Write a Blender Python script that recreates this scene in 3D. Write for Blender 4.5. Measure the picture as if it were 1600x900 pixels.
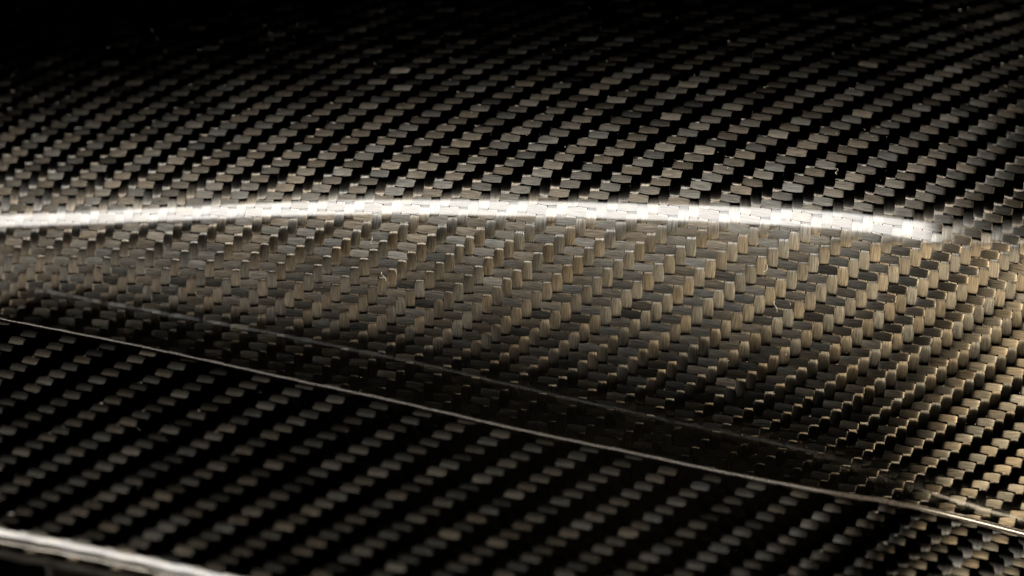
import bpy, math, random
import numpy as np
from mathutils import Vector, Matrix

random.seed(7); rng = np.random.default_rng(11)
S = bpy.context.scene
for o in list(bpy.data.objects): bpy.data.objects.remove(o)
COL = S.collection

# ------------------------------------------------------------------ camera
ELEV = math.radians(60)                      # the camera looks down at the panel
LENS, SENSOR = 50.0, 36.0
F = 1600 * LENS / SENSOR                     # focal length in photo pixels
CAM_H = 0.365                                # camera height over the bench, metres
R_ = np.array([1.0, 0, 0]); FW = np.array([0, math.cos(ELEV), -math.sin(ELEV)]); UP = np.array([0, math.sin(ELEV), math.cos(ELEV)])
CAM = np.array([0.0, -0.15, CAM_H])
cd = bpy.data.cameras.new('camera'); co = bpy.data.objects.new('camera', cd); COL.objects.link(co)
cd.lens = LENS; cd.sensor_width = SENSOR; cd.clip_start = 0.01; cd.clip_end = 50
co.location = CAM; co.rotation_euler = (math.pi/2 - ELEV, 0, 0)
cd.dof.use_dof = True; cd.dof.focus_distance = 0.2975; cd.dof.aperture_fstop = 5.6
S.camera = co

# ------------------------------------------------------------------ world, lamps, exposure
w = bpy.data.worlds.new('World'); S.world = w; w.use_nodes = True
bg = w.node_tree.nodes['Background']; bg.inputs[0].default_value = (0.9, 0.85, 0.8, 1); bg.inputs[1].default_value = 0.0006

def area(name, loc, target, sx, sy, power, color, roll=0.0, spread=None):
    l = bpy.data.lights.new(name, 'AREA'); l.shape = 'RECTANGLE'; l.size = sx; l.size_y = sy; l.energy = power; l.color = color
    if spread: l.spread = math.radians(spread)
    o = bpy.data.objects.new(name, l); COL.objects.link(o); o.location = loc
    d = Vector(target) - Vector(loc); z = -d.normalized(); x = Vector((math.cos(roll), math.sin(roll), 0)); x = (x - z*x.dot(z)).normalized(); y = z.cross(x)
    o.matrix_world = Matrix.Translation(loc) @ Matrix((x, y, z)).transposed().to_4x4()
    return o
def lamp(name, elev, azim, dist, sx, sy, power, color, roll=0.0, aim=(0, 0.0, 0.1), spread=None):
    e, a = math.radians(elev), math.radians(azim)
    p = Vector(aim) + dist * Vector((math.cos(e)*math.sin(a), -math.cos(e)*math.cos(a), math.sin(e)))
    return area(name, p, aim, sx, sy, power, color, roll, spread)

S.view_settings.view_transform = 'Standard'; S.view_settings.look = 'None'; S.view_settings.exposure = 0; S.view_settings.gamma = 1
S.view_settings.use_curve_mapping = False

area('strip_softbox', (-0.18, 0.056, 0.66), (-0.18, 0.056, 0.0), 1.16, 0.13, 8.0, (1.0, 0.96, 0.91), roll=-0.035)
area('warm_softbox', (0.553, -0.145, 0.392), (0.02, 0.0, 0.1), 0.20, 0.20, 5.2, (1.0, 0.84, 0.60))
area('side_fill', (-0.66, -0.11, 0.29), (-0.04, 0.0, 0.1), 0.16, 0.18, 1.7, (1.0, 0.90, 0.78))  # added fill lamp, brightens the warp tows on the left
area('front_fill', (0.0, -0.72, 0.17), (0.0, 0.0, 0.1), 0.50, 0.12, 4.2, (1.0, 0.90, 0.76))  # added low fill, brightens the lip side and the face weft

# ------------------------------------------------------------------ where the weave lies: lattice steps read off the photograph
# (x, y, step to the next warp tow, step to the next weft tow)
UPPER = [(160,160,13,0,3,-9),(160,190,12.8,0,3.6,-10.4),(160,250,12.8,0,3.2,-12),(160,310,12.8,0,2.0,-13),(160,410,13.3,0,0.3,-13.4),
 (160,470,13.6,.4,0,-13.4),(480,50,13.0,-.2,4,-6.0),(480,100,13.1,-.2,4.2,-8.2),(480,165,13.2,-.2,4.3,-10.4),(480,250,14,0,3,-12),(480,310,14.2,0,1.8,-13.3),
 (480,410,14.3,.2,1.0,-14.2),(480,530,14.5,.6,-.2,-14.3),(800,40,14,.4,3.2,-6.0),(800,110,14,.5,3.6,-9.2),(800,170,14.2,.5,3.3,-10.8),(740,270,14.5,.5,2.8,-12.8),
 (800,380,15.3,.9,.3,-14.8),(800,450,15.2,1.1,.2,-15.2),(800,630,15,1.5,.4,-14.2),(1120,40,14.8,.7,1.2,-6.8),(1120,100,15,.65,1.5,-8.4),(1120,150,14.9,.8,2.1,-10.4),
 (1120,220,15.4,1.0,1.4,-12.1),(1120,290,15.7,1.1,1.8,-13.6),(1120,450,15.9,1.4,1.3,-15.7),(1120,630,15.2,1.75,1.1,-14.4),(1440,60,14.4,2.0,.2,-6.8),
 (1440,120,14.8,2.2,.3,-9.8),(1440,200,15.2,1.9,.3,-12.1),(1440,270,15.5,1.6,.9,-13.4),(1440,320,15.5,1.6,1.3,-14.4),(1440,490,15.3,2.1,1.6,-16.2),(1440,560,15.0,2.1,2.8,-15),
 (1440,650,14.9,1.7,2.6,-14.2),(1440,740,14.0,1.4,3.1,-13),(1560,760,13.8,1.3,3.8,-12),(1560,110,13.4,2.2,.2,-8.8),(1560,300,14.6,1.9,1.0,-12.9),(1560,500,14.8,2.2,2.0,-15.2),
 (20,60,12.4,0,3,-5.2),(20,160,12.4,0,3,-9),(20,300,12.4,0,2.2,-12.8),(20,430,12.8,.2,.4,-13.2),
 (-100,-60,12.2,0,3,-3.6),(160,60,12.8,0,3.4,-6),(160,-60,12.8,0,3.4,-3.6),(480,-60,13,0,3.4,-3.6),(800,-60,13.6,.3,2.6,-3.8),(1120,-60,14.2,.7,1.2,-4),(1440,-60,14,1.5,.2,-4),(1720,-60,13,2,.2,-4),
 (-100,150,12.2,0,3,-9),(-100,400,12.6,.2,.6,-13),(1720,120,13,2.2,.2,-8.8),(1720,400,14,2,1.2,-13),(1720,800,13.4,1.4,3.4,-12),(160,640,13.8,.6,0,-13.4),(480,700,14.6,.8,0,-14),(800,800,14.8,1.6,.4,-14),(1120,880,14.8,1.7,1.1,-14),(1500,930,13.8,1.4,3,-12.6)]
LOWER = [(160,590,16,2.5,4,-13.5),(160,770,15.9,3,4.7,-14.8),(480,670,17,2.5,3.6,-14.3),(480,820,17.8,2.9,3.0,-15.4),(800,740,18.2,3.0,1.8,-15.0),(800,830,18.9,3.2,1.3,-15.9),
 (1120,760,17.3,2.9,1.0,-14.8),(1120,830,17.6,3.0,.9,-15.3),(1440,800,16.2,3,0,-15.4),(1440,870,16.6,3.1,0,-15.8),(20,560,15.6,2.4,4.2,-13.2),(20,700,15.4,2.7,4.9,-14.0),(1580,880,15.6,3,-.3,-15.4)]
def terms(deg): return [(i, j) for i in range(deg+1) for j in range(deg+1-i) if i+j > 0]
class Chart:
    """fabric coordinates (u, v) as smooth functions of the picture position, and back"""
    def __init__(s, data, deg, box, reg):
        s.T = terms(deg); s.box = box
        d = np.array(data, float); X = (d[:,0]-800)/800; Y = (d[:,1]-450)/450
        gx, gy = s.grad(X, Y)
        A = np.concatenate([gx*d[:,2:3]+gy*d[:,3:4], gx*d[:,4:5]+gy*d[:,5:6]])
        n = len(d); ru = np.r_[np.ones(n), np.zeros(n)]; rv = np.r_[np.zeros(n), np.ones(n)]
        W = np.diag([reg*((i+j)**2 if i+j > 2 else 0.01) for i, j in s.T])
        s.cu = np.linalg.solve(A.T@A+W, A.T@ru); s.cv = np.linalg.solve(A.T@A+W, A.T@rv)
        print('chart residual', np.abs(A@s.cu-ru).max(), np.abs(A@s.cv-rv).max())
        x0, x1, y0, y1 = box
        gx_, gy_ = np.meshgrid(np.arange(x0-40, x1+40, 4.0), np.arange(y0-20, y1+40, 1.0)); s.px = gx_.ravel(); s.py = gy_.ravel()
        U, V = s.uv(s.px, s.py); s.u0 = U.min(); s.v0 = V.min(); s.nu = int((U.max()-s.u0)*2)+2; s.nv = int((V.max()-s.v0)*2)+2
        s.lut = np.full((s.nu, s.nv, 2), np.nan); s.lut[((U-s.u0)*2).astype(int), ((V-s.v0)*2).astype(int)] = np.c_[s.px, s.py]
        s.ur = (U.min(), U.max()); s.vr = (V.min(), V.max())
    def basis(s, X, Y): return np.stack([X**i*Y**j for i, j in s.T], -1)
    def grad(s, X, Y):
        gx = np.stack([(i*X**max(i-1,0)*Y**j)/800 for i, j in s.T], -1); gy = np.stack([(j*X**i*Y**max(j-1,0))/450 for i, j in s.T], -1); return gx, gy
    def uv(s, x, y):
        B = s.basis((x-800)/800, (y-450)/450); return B@s.cu, B@s.cv
    def inv(s, u, v):
        iu = np.clip(((u-s.u0)*2).astype(int), 0, s.nu-1); iv = np.clip(((v-s.v0)*2).astype(int), 0, s.nv-1)
        p = s.lut[iu, iv]; ok = ~np.isnan(p[...,0]); x = np.where(ok, p[...,0], 800.0); y = np.where(ok, p[...,1], 450.0)
        for k in range(5):
            X, Y = (x-800)/800, (y-450)/450
            B = s.basis(X, Y); gx, gy = s.grad(X, Y); ru = u-B@s.cu; rv = v-B@s.cv
            a, b, c, d = gx@s.cu, gy@s.cu, gx@s.cv, gy@s.cv; det = a*d-b*c; det = np.where(np.abs(det) < 1e-7, 1e-7, det)
            x = x+np.clip((d*ru-b*rv)/det, -12, 12); y = y+np.clip((-c*ru+a*rv)/det, -12, 12)
        x0, x1, y0, y1 = s.box
        ok &= (x > x0) & (x < x1) & (y > y0) & (y < y1)
        return x, y, ok

# ------------------------------------------------------------------ how deep the surface lies
def smooth(a, n):
    k = np.hanning(2*n+3); k /= k.sum(); p = np.pad(a, n+1, mode='edge'); return np.convolve(p, k, 'valid')
RX = [-300,0,160,320,480,600,800,960,1120,1280,1400,1480,1600,1900]; RY = [350,342,337,330,324,322,325,329,333,340,352,366,392,460]
CX = [-300,0,100,200,300,425,500,600,700,800,900,1000,1100,1200,1300,1400,1500,1600,1900]
CY = [425,497,516,536,557,585,601,622,645,668,689,709,731,751,770,785,808,834,915]
xs = np.arange(-300, 1901, 4.0)
yr_t = smooth(np.interp(xs, RX, RY), 30); yc_t = smooth(np.interp(xs, CX, CY), 14)
yr = lambda x: np.interp(x, xs, yr_t); yc = lambda x: np.interp(x, xs, yc_t)
TT = np.arange(-900, 900, 1.0)
SIG = smooth(np.interp(TT, [-900,-120,-60,-26,0,26,60,120,200,280,350,420,500,900], [1,2,4,8.5,16,23.5,27,31,38,45,51,56,60,64]), 9)
VAL = smooth(np.interp(TT, [-900,-40,0,50,100,160,220,272,900], [-14,-14,-13.5,-11.5,-8.5,-5,-2,0,0]), 14)   # towards the seam, in 1/400 of the way up to the ridge
class Surf:
    """table of 3-D points and normals over picture positions"""
    def __init__(s, D, gx, gy):
        s.gx, s.gy = gx, gy; X, Y = np.meshgrid(gx, gy)
        s.P = CAM + D[...,None]*(((X-800)/F)[...,None]*R_ - ((Y-450)/F)[...,None]*UP + FW)
        dx = np.gradient(s.P, axis=1); dy = np.gradient(s.P, axis=0); n = np.cross(dx, -dy); s.N = n/np.linalg.norm(n, axis=-1, keepdims=True)
    def at(s, x, y):
        fx = np.clip((x-s.gx[0])/(s.gx[1]-s.gx[0]), 0, len(s.gx)-1.001); fy = np.clip((y-s.gy[0])/(s.gy[1]-s.gy[0]), 0, len(s.gy)-1.001)
        i = fx.astype(int); j = fy.astype(int); a = (fx-i)[...,None]; b = (fy-j)[...,None]
        g = lambda T: (T[j,i]*(1-a)+T[j,i+1]*a)*(1-b)+(T[j+1,i]*(1-a)+T[j+1,i+1]*a)*b
        n = g(s.N); return g(s.P), n/np.linalg.norm(n, axis=-1, keepdims=True)
gx = np.arange(-200, 1801, 8.0); gy = np.arange(-140, 1081, 2.0); GX, GY = np.meshgrid(gx, gy)
tt = yr(GX)-GY; ss = yc(GX)-GY
soft = 1/(1+np.exp(-(GX-1470)/60))                       # the ridge line melts away to the right
wide = np.interp(GX, [0, 700, 1400], [1.12, 1.0, 0.85]); wide = np.where(tt > 0, np.interp(GX, [0, 250, 700, 1400], [1.30, 1.18, 1.0, 0.9]), wide); sig1 = np.interp(tt*wide, TT, SIG); sig2 = np.interp(tt*0.55-4, TT, SIG)
sig = sig1*(1-soft)+sig2*soft + np.interp(400*ss/(yc(GX)-yr(GX)), TT, VAL)*(1-.85/(1+np.exp(-(GX-1330)/60)))
m = np.tan(np.radians(np.clip(sig, -40, 78)))*2.0/F      # d ln(depth) per row
G = -np.cumsum(m, axis=0); ridge = np.array([np.interp(yr(x), gy, G[:,k]) for k, x in enumerate(gx)])
lat = np.where(GX < 1080, 0.016*((1080-GX)/920)**2, 0.004*((GX-1080)/520)**2)
lat = lat + 0.0075*np.clip((GY-380)/400, 0, 1.5)*np.clip((GX-1020)/580, 0, 2)**2
Du = (0.2965+lat)*np.exp(G-ridge[None])
bulge = Surf(Du, gx, gy)
tl = np.tan(np.radians(np.interp(GX, [-200, 900, 1150, 1350, 1500, 1800], [43, 43, 42, 38.5, 34, 32])))/F
Dl = (0.279+np.where(GX < 900, 0.010*((GX-900)/720)**2, 0.012*(np.maximum(GX-1150, 0)/470)**2))*np.exp(tl*(-(GY-yc(GX))))
flange0 = Surf(Dl, gx, gy)
FX = [-300,0,100,200,300,380,480,1900]; FY = [757,824,842,862,884,901,924,1250]
yf_t = smooth(np.interp(xs, FX, FY), 10); yf = lambda x: np.interp(x, xs, yf_t)
def rot_axis(v, k, a): return v*np.cos(a)[...,None]+np.cross(k, v)*np.sin(a)[...,None]
def bend(E, out, n, s, prof_s, prof_a):
    """follow a bent edge: turn by the angle prof(s) while walking s beyond E"""
    t = np.linspace(0, prof_s[-1], 400); a = np.interp(t, prof_s, prof_a); dx = np.concatenate([[0], np.cumsum(np.cos(a[:-1])*np.diff(t))]); dz = np.concatenate([[0], np.cumsum(-np.sin(a[:-1])*np.diff(t))])
    ax = np.interp(s, t, dx)[...,None]; az = np.interp(s, t, dz)[...,None]; an = np.interp(s, t, a)[...,None]
    return E+out*ax+n*az, n*np.cos(an)+out*np.sin(an)
D2 = math.radians
class Flange:
    far = ([0, .0012, .0030, .0060, .05], [0, D2(14), D2(60), D2(88), D2(88)])
    near = ([0, .0004, .0018, .0027, .0062, .0072, .012], [0, D2(18), D2(25.5), D2(74), D2(83), D2(116), D2(124)])
    def at(s, x, y):
        P, N = flange0.at(x, y)
        for edge, sg, prof, off in ((yc, -1, s.far, 9.0), (yf, 1, s.near, 0.0)):
            ye = edge(x)-sg*off
            E, n = flange0.at(x, ye); w = P-E; L = np.linalg.norm(w, axis=-1); over = (y-ye)*sg > 0
            out = w/np.maximum(L, 1e-9)[...,None]; out = out-n*(out*n).sum(-1, keepdims=True); out /= np.maximum(np.linalg.norm(out, axis=-1, keepdims=True), 1e-9)
            Pb, Nb = bend(E, out, n, np.minimum(L, prof[0][-1]), *prof)
            P = np.where(over[...,None], Pb, P); N = np.where(over[...,None], Nb, N)
        return P, N
flange = Flange()

# ------------------------------------------------------------------ materials
def node(nt, t, **kw):
    n = nt.nodes.new(t)
    for k, v in kw.items(): setattr(n, k, v)
    return n
def tow_material(name, tint, ax, ay):
    mt = bpy.data.materials.new(name); mt.use_nodes = True; nt = mt.node_tree; L = nt.links.new; b = nt.nodes['Principled BSDF']
    uv = node(nt, 'ShaderNodeUVMap', uv_map='UVMap')
    mp = node(nt, 'ShaderNodeMapping'); mp.inputs['Scale'].default_value = (9, 0.55, 1); L(uv.outputs[0], mp.inputs[0])
    nz = node(nt, 'ShaderNodeTexNoise'); nz.inputs['Scale'].default_value = 1.0; nz.inputs['Detail'].default_value = 4; nz.inputs['Roughness'].default_value = .6; L(mp.outputs[0], nz.inputs['Vector'])
    r = node(nt, 'ShaderNodeMapRange'); r.inputs[1].default_value = .3; r.inputs[2].default_value = .7; r.inputs[3].default_value = .42; r.inputs[4].default_value = 1.55; L(nz.outputs['Fac'], r.inputs[0])
    at = node(nt, 'ShaderNodeAttribute', attribute_name='vary')
    r2 = node(nt, 'ShaderNodeMapRange'); r2.inputs[3].default_value = .78; r2.inputs[4].default_value = 1.20; L(at.outputs['Fac'], r2.inputs[0])
    mu = node(nt, 'ShaderNodeMath', operation='MULTIPLY'); L(r.outputs[0], mu.inputs[0]); L(r2.outputs[0], mu.inputs[1])
    hue = node(nt, 'ShaderNodeMix', data_type='RGBA'); hue.inputs['A'].default_value = (tint[0]*.92, tint[1]*.98, tint[2]*1.05, 1); hue.inputs['B'].default_value = (tint[0]*1.08, tint[1]*.99, tint[2]*.88, 1)
    at2 = node(nt, 'ShaderNodeAttribute', attribute_name='hue'); L(at2.outputs['Fac'], hue.inputs['Factor'])
    cm = node(nt, 'ShaderNodeVectorMath', operation='SCALE'); L(hue.outputs['Result'], cm.inputs[0]); L(mu.outputs[0], cm.inputs['Scale'])
    nt.nodes.remove(b); out = nt.nodes['Material Output']
    g = node(nt, 'ShaderNodeBsdfAnisotropic', distribution='BECKMANN'); L(cm.outputs[0], g.inputs['Color'])
    g.inputs['Roughness'].default_value = (ax*ay)**.25; g.inputs['Anisotropy'].default_value = (ay/ax)**.5-1   # wide across the fibres, narrow along them
    tg = node(nt, 'ShaderNodeTangent', direction_type='UV_MAP', uv_map='UVMap'); L(tg.outputs[0], g.inputs['Tangent'])
    coat(nt, g, out)
    return mt
def coat(nt, base, out):
    """clear lacquer over the cloth: mirror reflection on the smooth lacquer surface"""
    L = nt.links.new
    ca = node(nt, 'ShaderNodeAttribute', attribute_name='coat_normal'); ge = node(nt, 'ShaderNodeNewGeometry')
    mx = node(nt, 'ShaderNodeMix', data_type='VECTOR'); mx.inputs['Factor'].default_value = 0.008; L(ca.outputs['Vector'], mx.inputs['A']); L(ge.outputs['Normal'], mx.inputs['B'])
    no = node(nt, 'ShaderNodeVectorMath', operation='NORMALIZE'); L(mx.outputs['Result'], no.inputs[0])
    fr = node(nt, 'ShaderNodeFresnel'); fr.inputs['IOR'].default_value = 1.5; L(no.outputs[0], fr.inputs['Normal'])
    gl = node(nt, 'ShaderNodeBsdfAnisotropic', distribution='BECKMANN'); gl.inputs['Roughness'].default_value = 0.085; L(no.outputs[0], gl.inputs['Normal']); gl.inputs['Color'].default_value = (1, 1, 1, 1)
    ms = node(nt, 'ShaderNodeMixShader'); L(fr.outputs[0], ms.inputs[0]); L(base.outputs[0], ms.inputs[1]); L(gl.outputs[0], ms.inputs[2]); L(ms.outputs[0], out.inputs['Surface'])
def plain(name, col, rough, noise=None, metallic=0.0, spec=.5):
    mt = bpy.data.materials.new(name); mt.use_nodes = True; nt = mt.node_tree; b = nt.nodes['Principled BSDF']
    b.inputs['Base Color'].default_value = (*col, 1); b.inputs['Roughness'].default_value = rough; b.inputs['Metallic'].default_value = metallic; b.inputs['Specular IOR Level'].default_value = spec
    if noise:
        tc = node(nt, 'ShaderNodeTexCoord'); nz = node(nt, 'ShaderNodeTexNoise'); nz.inputs['Scale'].default_value = noise; nz.inputs['Detail'].default_value = 6; nt.links.new(tc.outputs['Object'], nz.inputs['Vector'])
        rp = node(nt, 'ShaderNodeValToRGB'); rp.color_ramp.elements[0].color = (*[c*.55 for c in col], 1); rp.color_ramp.elements[1].color = (*[c*1.5 for c in col], 1); rp.color_ramp.elements[0].position = .3; rp.color_ramp.elements[1].position = .7
        nt.links.new(nz.outputs['Fac'], rp.inputs['Fac']); nt.links.new(rp.outputs['Color'], b.inputs['Base Color'])
    return mt
M_warp = tow_material('carbon_warp', (0.060, 0.055, 0.047), 0.50, 0.052); M_weft = tow_material('carbon_weft', (0.067, 0.061, 0.051), 0.24, 0.090)
M_resin = plain('black_resin', (0.008, 0.008, 0.008), .5, 900, spec=0.0)
coat(M_resin.node_tree, M_resin.node_tree.nodes['Principled BSDF'], M_resin.node_tree.nodes['Material Output'])
M_bead = plain('highlight_bead_gloss', (0.04, 0.034, 0.028), .11, 1500, spec=.8)
M_bench = plain('dark_bench', (0.012, 0.010, 0.008), .6, 40)
M_dust = plain('dust', (.8, .78, .72), .9, 3000)
M_lint = plain('lint', (.42, .38, .32), .8, 3000)

# ------------------------------------------------------------------ building helpers
def obj(name, me, mat=None, parent=None):
    o = bpy.data.objects.new(name, me); COL.objects.link(o)
    if mat: me.materials.append(mat)
    if parent: o.parent = parent
    return o
def grid_mesh(name, P, uvs=None, attrs=None, flip=False):
    n, k = P.shape[:2]; me = bpy.data.meshes.new(name)
    idx = np.arange(n*k).reshape(n, k)
    q = np.stack([idx[:-1,:-1], idx[:-1,1:], idx[1:,1:], idx[1:,:-1]], -1).reshape(-1, 4)
    if flip: q = q[:, ::-1]
    me.vertices.add(n*k); me.vertices.foreach_set('co', P.reshape(-1).astype(np.float32))
    me.loops.add(q.size); me.polygons.add(len(q)); me.loops.foreach_set('vertex_index', q.ravel().astype(np.int32))
    me.polygons.foreach_set('loop_start', np.arange(0, q.size, 4, dtype=np.int32)); me.polygons.foreach_set('loop_total', np.full(len(q), 4, np.int32))
    me.update(calc_edges=True); me.shade_smooth()
    if uvs is not None:
        l = me.uv_layers.new(name='UVMap'); l.data.foreach_set('uv', uvs.reshape(-1, 2)[q.ravel()].astype(np.float32).ravel())
    for nm, (tp, val) in (attrs or {}).items():
        a = me.attributes.new(nm, tp, 'POINT'); a.data.foreach_set('vector' if tp == 'FLOAT_VECTOR' else 'value', val.astype(np.float32).ravel())
    return me

PITCH = 0.0021; NW = 4; STOPS = np.array([0, .05, .12, .25, .5, .75, .88, .95])             # crimp height in cells; segments per cell and across
def wave(s):                                             # +1 over two cells, -1 under two, quick dives between
    return np.tanh(5.5*np.sin(s*math.pi/2))/math.tanh(5.5)
def weave(surf, chart, holder, dom, seed, crimp, flat, widths, taper, lens_k, lift):
    r = np.random.default_rng(seed)
    u0, u1 = chart.ur; v0, v1 = chart.vr
    jit = [(r.normal(size=2)*.35, r.uniform(0, 6.28), r.uniform(.02, .045)) for _ in range(10)]
    def jitter(u, v, k):                                 # tows wander a little
        return sum(a*np.sin(w[0]*u+w[1]*v+p+k) for w, p, a in jit)*.55
    count = 0
    for kind in (0, 1):
        lo, hi = (u0, u1) if kind == 0 else (v0, v1); a0, a1 = (v0, v1) if kind == 0 else (u0, u1)
        along = (np.arange(math.floor(a0), math.ceil(a1)+1)[:,None]+STOPS[None]).ravel()
        across = np.array([-.5, -.43, 0, .43, .5]) if kind == 0 else np.linspace(-.5, .5, NW+1)
        for i in range(math.floor(lo), math.ceil(hi)):
            A, W = np.meshgrid(along, across, indexing='ij')
            ph = (A - i) if kind == 0 else (A - i - 1)   # warp is over where (j - i) mod 4 is 0 or 1, the weft elsewhere
            fid = np.floor(ph/4).astype(int) - fid_min(a0, i)
            fl = r.uniform(size=400); fh = r.uniform(size=400); fw = r.normal(size=400); fs = r.normal(size=400)
            sel = np.clip(fid, 0, 399)
            h = flat*wave(ph)+(1-flat)*np.sin(ph*math.pi/2)
            wid = (widths[kind] + .02*fw[sel])*np.where(h > 0, 1-taper*np.abs(np.mod(ph, 4)-1)**3, .88)
            cen = i + .5 + W*wid + .018*fs[sel]*np.sin(ph*math.pi/2)
            u, v = (cen, A) if kind == 0 else (A, cen)
            du = jitter(u, v, 0.0) ; dv = jitter(v, u, 2.0)
            x, y, ok = chart.inv(u+du, v+dv)
            good = (ok & dom(x, y)).all(axis=1)
            idx = np.where(good)[0]
            if len(idx) < 20: continue
            runs = np.split(idx, np.where(np.diff(idx) > 1)[0]+1); run = max(runs, key=len)
            if len(run) < 10: continue
            x, y, h_, W_, ph_, s_ = x[run], y[run], h[run], W[run], ph[run], sel[run]
            P, N = surf.at(x, y)
            lk = lens_k if kind == 0 else .25; lens = 1-np.abs(2*W_)**(4.5 if kind == 0 else 2.6)
            z = PITCH*crimp*(h_ + lk*lens - lk + (lift if kind == 0 else -lift)) + PITCH*.012*fw[s_]*(2*W_)
            P = P + N*z[...,None]
            uvs = np.stack([W_ + .5 + i*7.31, A[run] + (i*3.17) % 11], -1)
            me = grid_mesh('warp_tow' if kind == 0 else 'weft_tow', P, uvs, {'coat_normal': ('FLOAT_VECTOR', N), 'vary': ('FLOAT', fl[s_]), 'hue': ('FLOAT', fh[s_])}, flip=(kind == 1))
            o = obj(me.name.split('.')[0], me, M_warp if kind == 0 else M_weft, holder); count += 1
    print(holder.name, 'tows', count)
def fid_min(a0, i): return math.floor((a0-i-2)/4)

def skin(name, surf, x0, x1, y0f, y1f, nx, ny, drop, parent, walls=True):
    """resin shell under the cloth, with its rim turned down to the bench"""
    X = np.linspace(x0, x1, nx)[None].repeat(ny, 0); t = np.linspace(0, 1, ny)[:,None]; Y = y0f(X)*(1-t)+y1f(X)*t
    P, N = surf.at(X, Y); P = P - N*drop
    if walls:                                            # side rims reach down to the bench
        for ax, first in (walls if walls is not True else (('x',1),('x',0),('y',1))):
            e = (P[:, :1] if first else P[:, -1:]) if ax == 'x' else (P[:1] if first else P[-1:]); en = (N[:, :1] if first else N[:, -1:]) if ax == 'x' else (N[:1] if first else N[-1:])
            lo = e.copy(); lo[..., 2] = 0.0005; q = 1 if ax == 'x' else 0
            P = np.concatenate([lo, P] if first else [P, lo], q); N = np.concatenate([en, N] if first else [N, en], q)
    me = grid_mesh(name, P, None, {'coat_normal': ('FLOAT_VECTOR', N)}, flip=True)
    return obj(name, me, M_resin, parent), P

# ------------------------------------------------------------------ the panel
root = bpy.data.objects.new('carbon_fibre_panel', None); COL.objects.link(root)
root['label'] = 'glossy black twill-weave carbon fibre panel with a long curved bulge and a raised flange'; root['category'] = 'carbon panel'

chart_u = Chart(UPPER, 5, (-150, 1750, -70, 960), 3e-5); chart_l = Chart(LOWER, 3, (-150, 1750, 300, 1060), 1e-4)
bsk, PB = skin('bulge', bulge, -170, 1770, lambda x: x*0-90, lambda x: yc(x)+150, 160, 140, 0.00035, root)
fsk, PF = skin('flange', flange, -170, 1770, lambda x: yc(x)-230, lambda x: np.minimum(yf(x)+45, 1060), 160, 120, 0.00035, root, (('x',1),('x',0)))
weave(bulge, chart_u, bsk, lambda x, y: (y < yc(x)+120), 3, .030, .85, (1.09, .88), .27, .8, .08)
weave(flange, chart_l, fsk, lambda x, y: (y > yc(x)-110) & (y < yf(x)+60), 5, .065, .1, (1.5, .82), .35, .35, .25)
for P_, nm in ((PB, 'bulge'), (PF, 'flange')): print(nm, 'z', P_[...,2].min(), P_[...,2].max(), 'y', P_[...,1].min(), P_[...,1].max())
# ------------------------------------------------------------------ added bead for the seam highlight
def tube(name, C, N, rad, mat, parent, seg=10):
    """a half-sunk round bead along a line of points"""
    T = np.gradient(C, axis=0); T /= np.linalg.norm(T, axis=1, keepdims=True); B = np.cross(T, N); B /= np.linalg.norm(B, axis=1, keepdims=True); Nn = np.cross(B, T)
    a = np.linspace(0, 2*math.pi, seg+1)
    P = C[:,None]+rad[:,None,None]*(np.cos(a)[None,:,None]*B[:,None]+np.sin(a)[None,:,None]*Nn[:,None])
    return obj(name, grid_mesh(name, P, flip=True), mat, parent)
ex = np.arange(-160, 1761, 6.0)
C, N = flange.at(ex, yc(ex)+1.0)
tube('highlight_bead', C + N*0.00008, N, np.interp(ex, [-160, 300, 900, 1250, 1420, 1700], [.00022, .00015, .00020, .00034, .00058, .0009])*(1+.12*np.sin(ex*.021)*np.sin(ex*.0053+1)), M_bead, fsk)  # added on the rolled edge to catch the strip as a thin bright line

# ------------------------------------------------------------------ the bench
bm = bpy.data.meshes.new('bench'); bm.from_pydata([(-1.5,-1.2,0),(1.5,-1.2,0),(1.5,1.5,0),(-1.5,1.5,0)], [], [(0,1,2,3)])
bench = obj('bench_top', bm, M_bench); bench['kind'] = 'structure'

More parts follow.
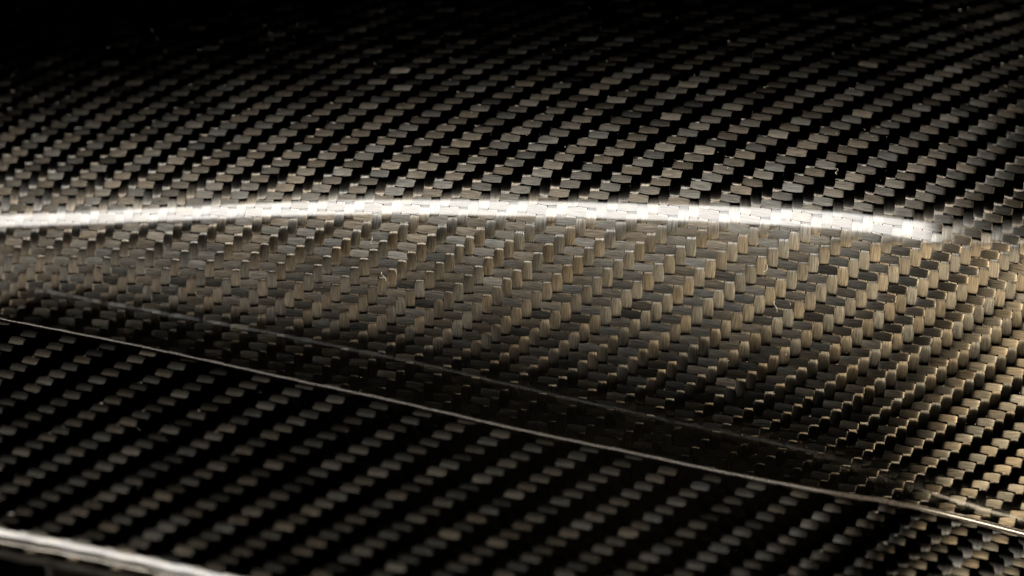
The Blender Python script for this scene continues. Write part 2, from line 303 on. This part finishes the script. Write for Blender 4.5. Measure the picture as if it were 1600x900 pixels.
# ------------------------------------------------------------------ lint and dust on the lacquer
def lint(px, py, pts, label, w=.000042):
    """a curled fibre lying on the bulge; pts are offsets in picture pixels"""
    q = np.array(pts, float); t = np.linspace(0, 1, len(q)); tf = np.linspace(0, 1, 24)
    x = px+smooth(np.interp(tf, t, q[:,0]), 2); y = py+smooth(np.interp(tf, t, q[:,1]), 2)
    P, N = bulge.at(x, y); o = tube('lint_fibre', P+N*(.00016+.00012*np.sin(tf*5))[:,None], N, np.full(24, w), M_lint, None, 6)
    o['label'] = label; o['category'] = 'lint'; o['group'] = 'lint fibres on the lacquer'
lint(1196, 420, [(2,-7),(3,-3),(2,2),(-3,5)], 'curled pale lint hook on a warm-lit upright tow of the bulge')
lint(1211, 480, [(-1,-10),(-3,-6),(1,-1),(3,3),(3,8)], 'wavy pale lint thread on the shaded lower face of the bulge')
lint(1234, 475, [(0,-2),(1,2)], 'tiny straight lint piece beside the wavy lint thread')
lint(600, 431, [(-3,-6),(-4,-3),(0,1),(3,4),(3,8)], 'pale S-shaped lint thread with a knob end on the bulge')
lint(619, 426, [(0,-3),(1,3)], 'short straight lint piece beside the S-shaped lint thread')
lint(580, 375, [(2,-6),(2,0),(-1,4),(1,6)], 'short bent lint fibre just below the white highlight line')
lint(1306, 268, [(-2,-3),(2,-4),(3,-1),(-2,3),(2,4)], 'small looped lint fibre on the dark weave above the highlight', .00003)
dv, df = [], []
def speck(surf, x, y, r):
    P, N = surf.at(np.array([x]), np.array([y])); c = P[0]+N[0]*(.00010+r*.5); k = len(dv); n = N[0]; t = np.cross(n, [1,0,0]); t /= np.linalg.norm(t); b = np.cross(n, t); j = rng.uniform(.6, 1.3, 6)
    for i, d in enumerate((t, b, -t, -b, n, -n)): dv.append(tuple(c+d*r*j[i]))
    for a_, b_ in ((0,1),(1,2),(2,3),(3,0)): df.append((k+a_, k+b_, k+4)); df.append((k+b_, k+a_, k+5))
for x, y in [(1343,222),(1351,203),(1363,214),(1290,210),(1307,209),(1385,215),(1028,280),(1083,345),(640,493),(430,385),(925,463),(1138,563),(1157,563),(1228,554),(1160,679),(1260,708),(1265,709),(565,322),(685,305),(737,176),(1199,135),(1085,118),(1328,139),(883,230),(1122,238),(1137,263),(1388,280),(990,226)]:
    speck(bulge, x, y, rng.uniform(.00005, .00009))
for k in range(80):
    x = rng.uniform(200, 1580); y = rng.uniform(190, 860); speck(bulge if y < yc(x)-8 else flange0, x, y, rng.uniform(.00002, .00005))
for x, y in [(217,672),(216,765),(260,690),(405,614),(563,612),(913,783),(927,880)]: speck(flange0, x, y, .00006)
dm = bpy.data.meshes.new('dust'); dm.from_pydata(dv, [], df); dust = obj('dust_specks', dm, M_dust); dust['kind'] = 'stuff'; dust['label'] = 'fine pale dust specks scattered on the lacquer'; dust['category'] = 'dust'
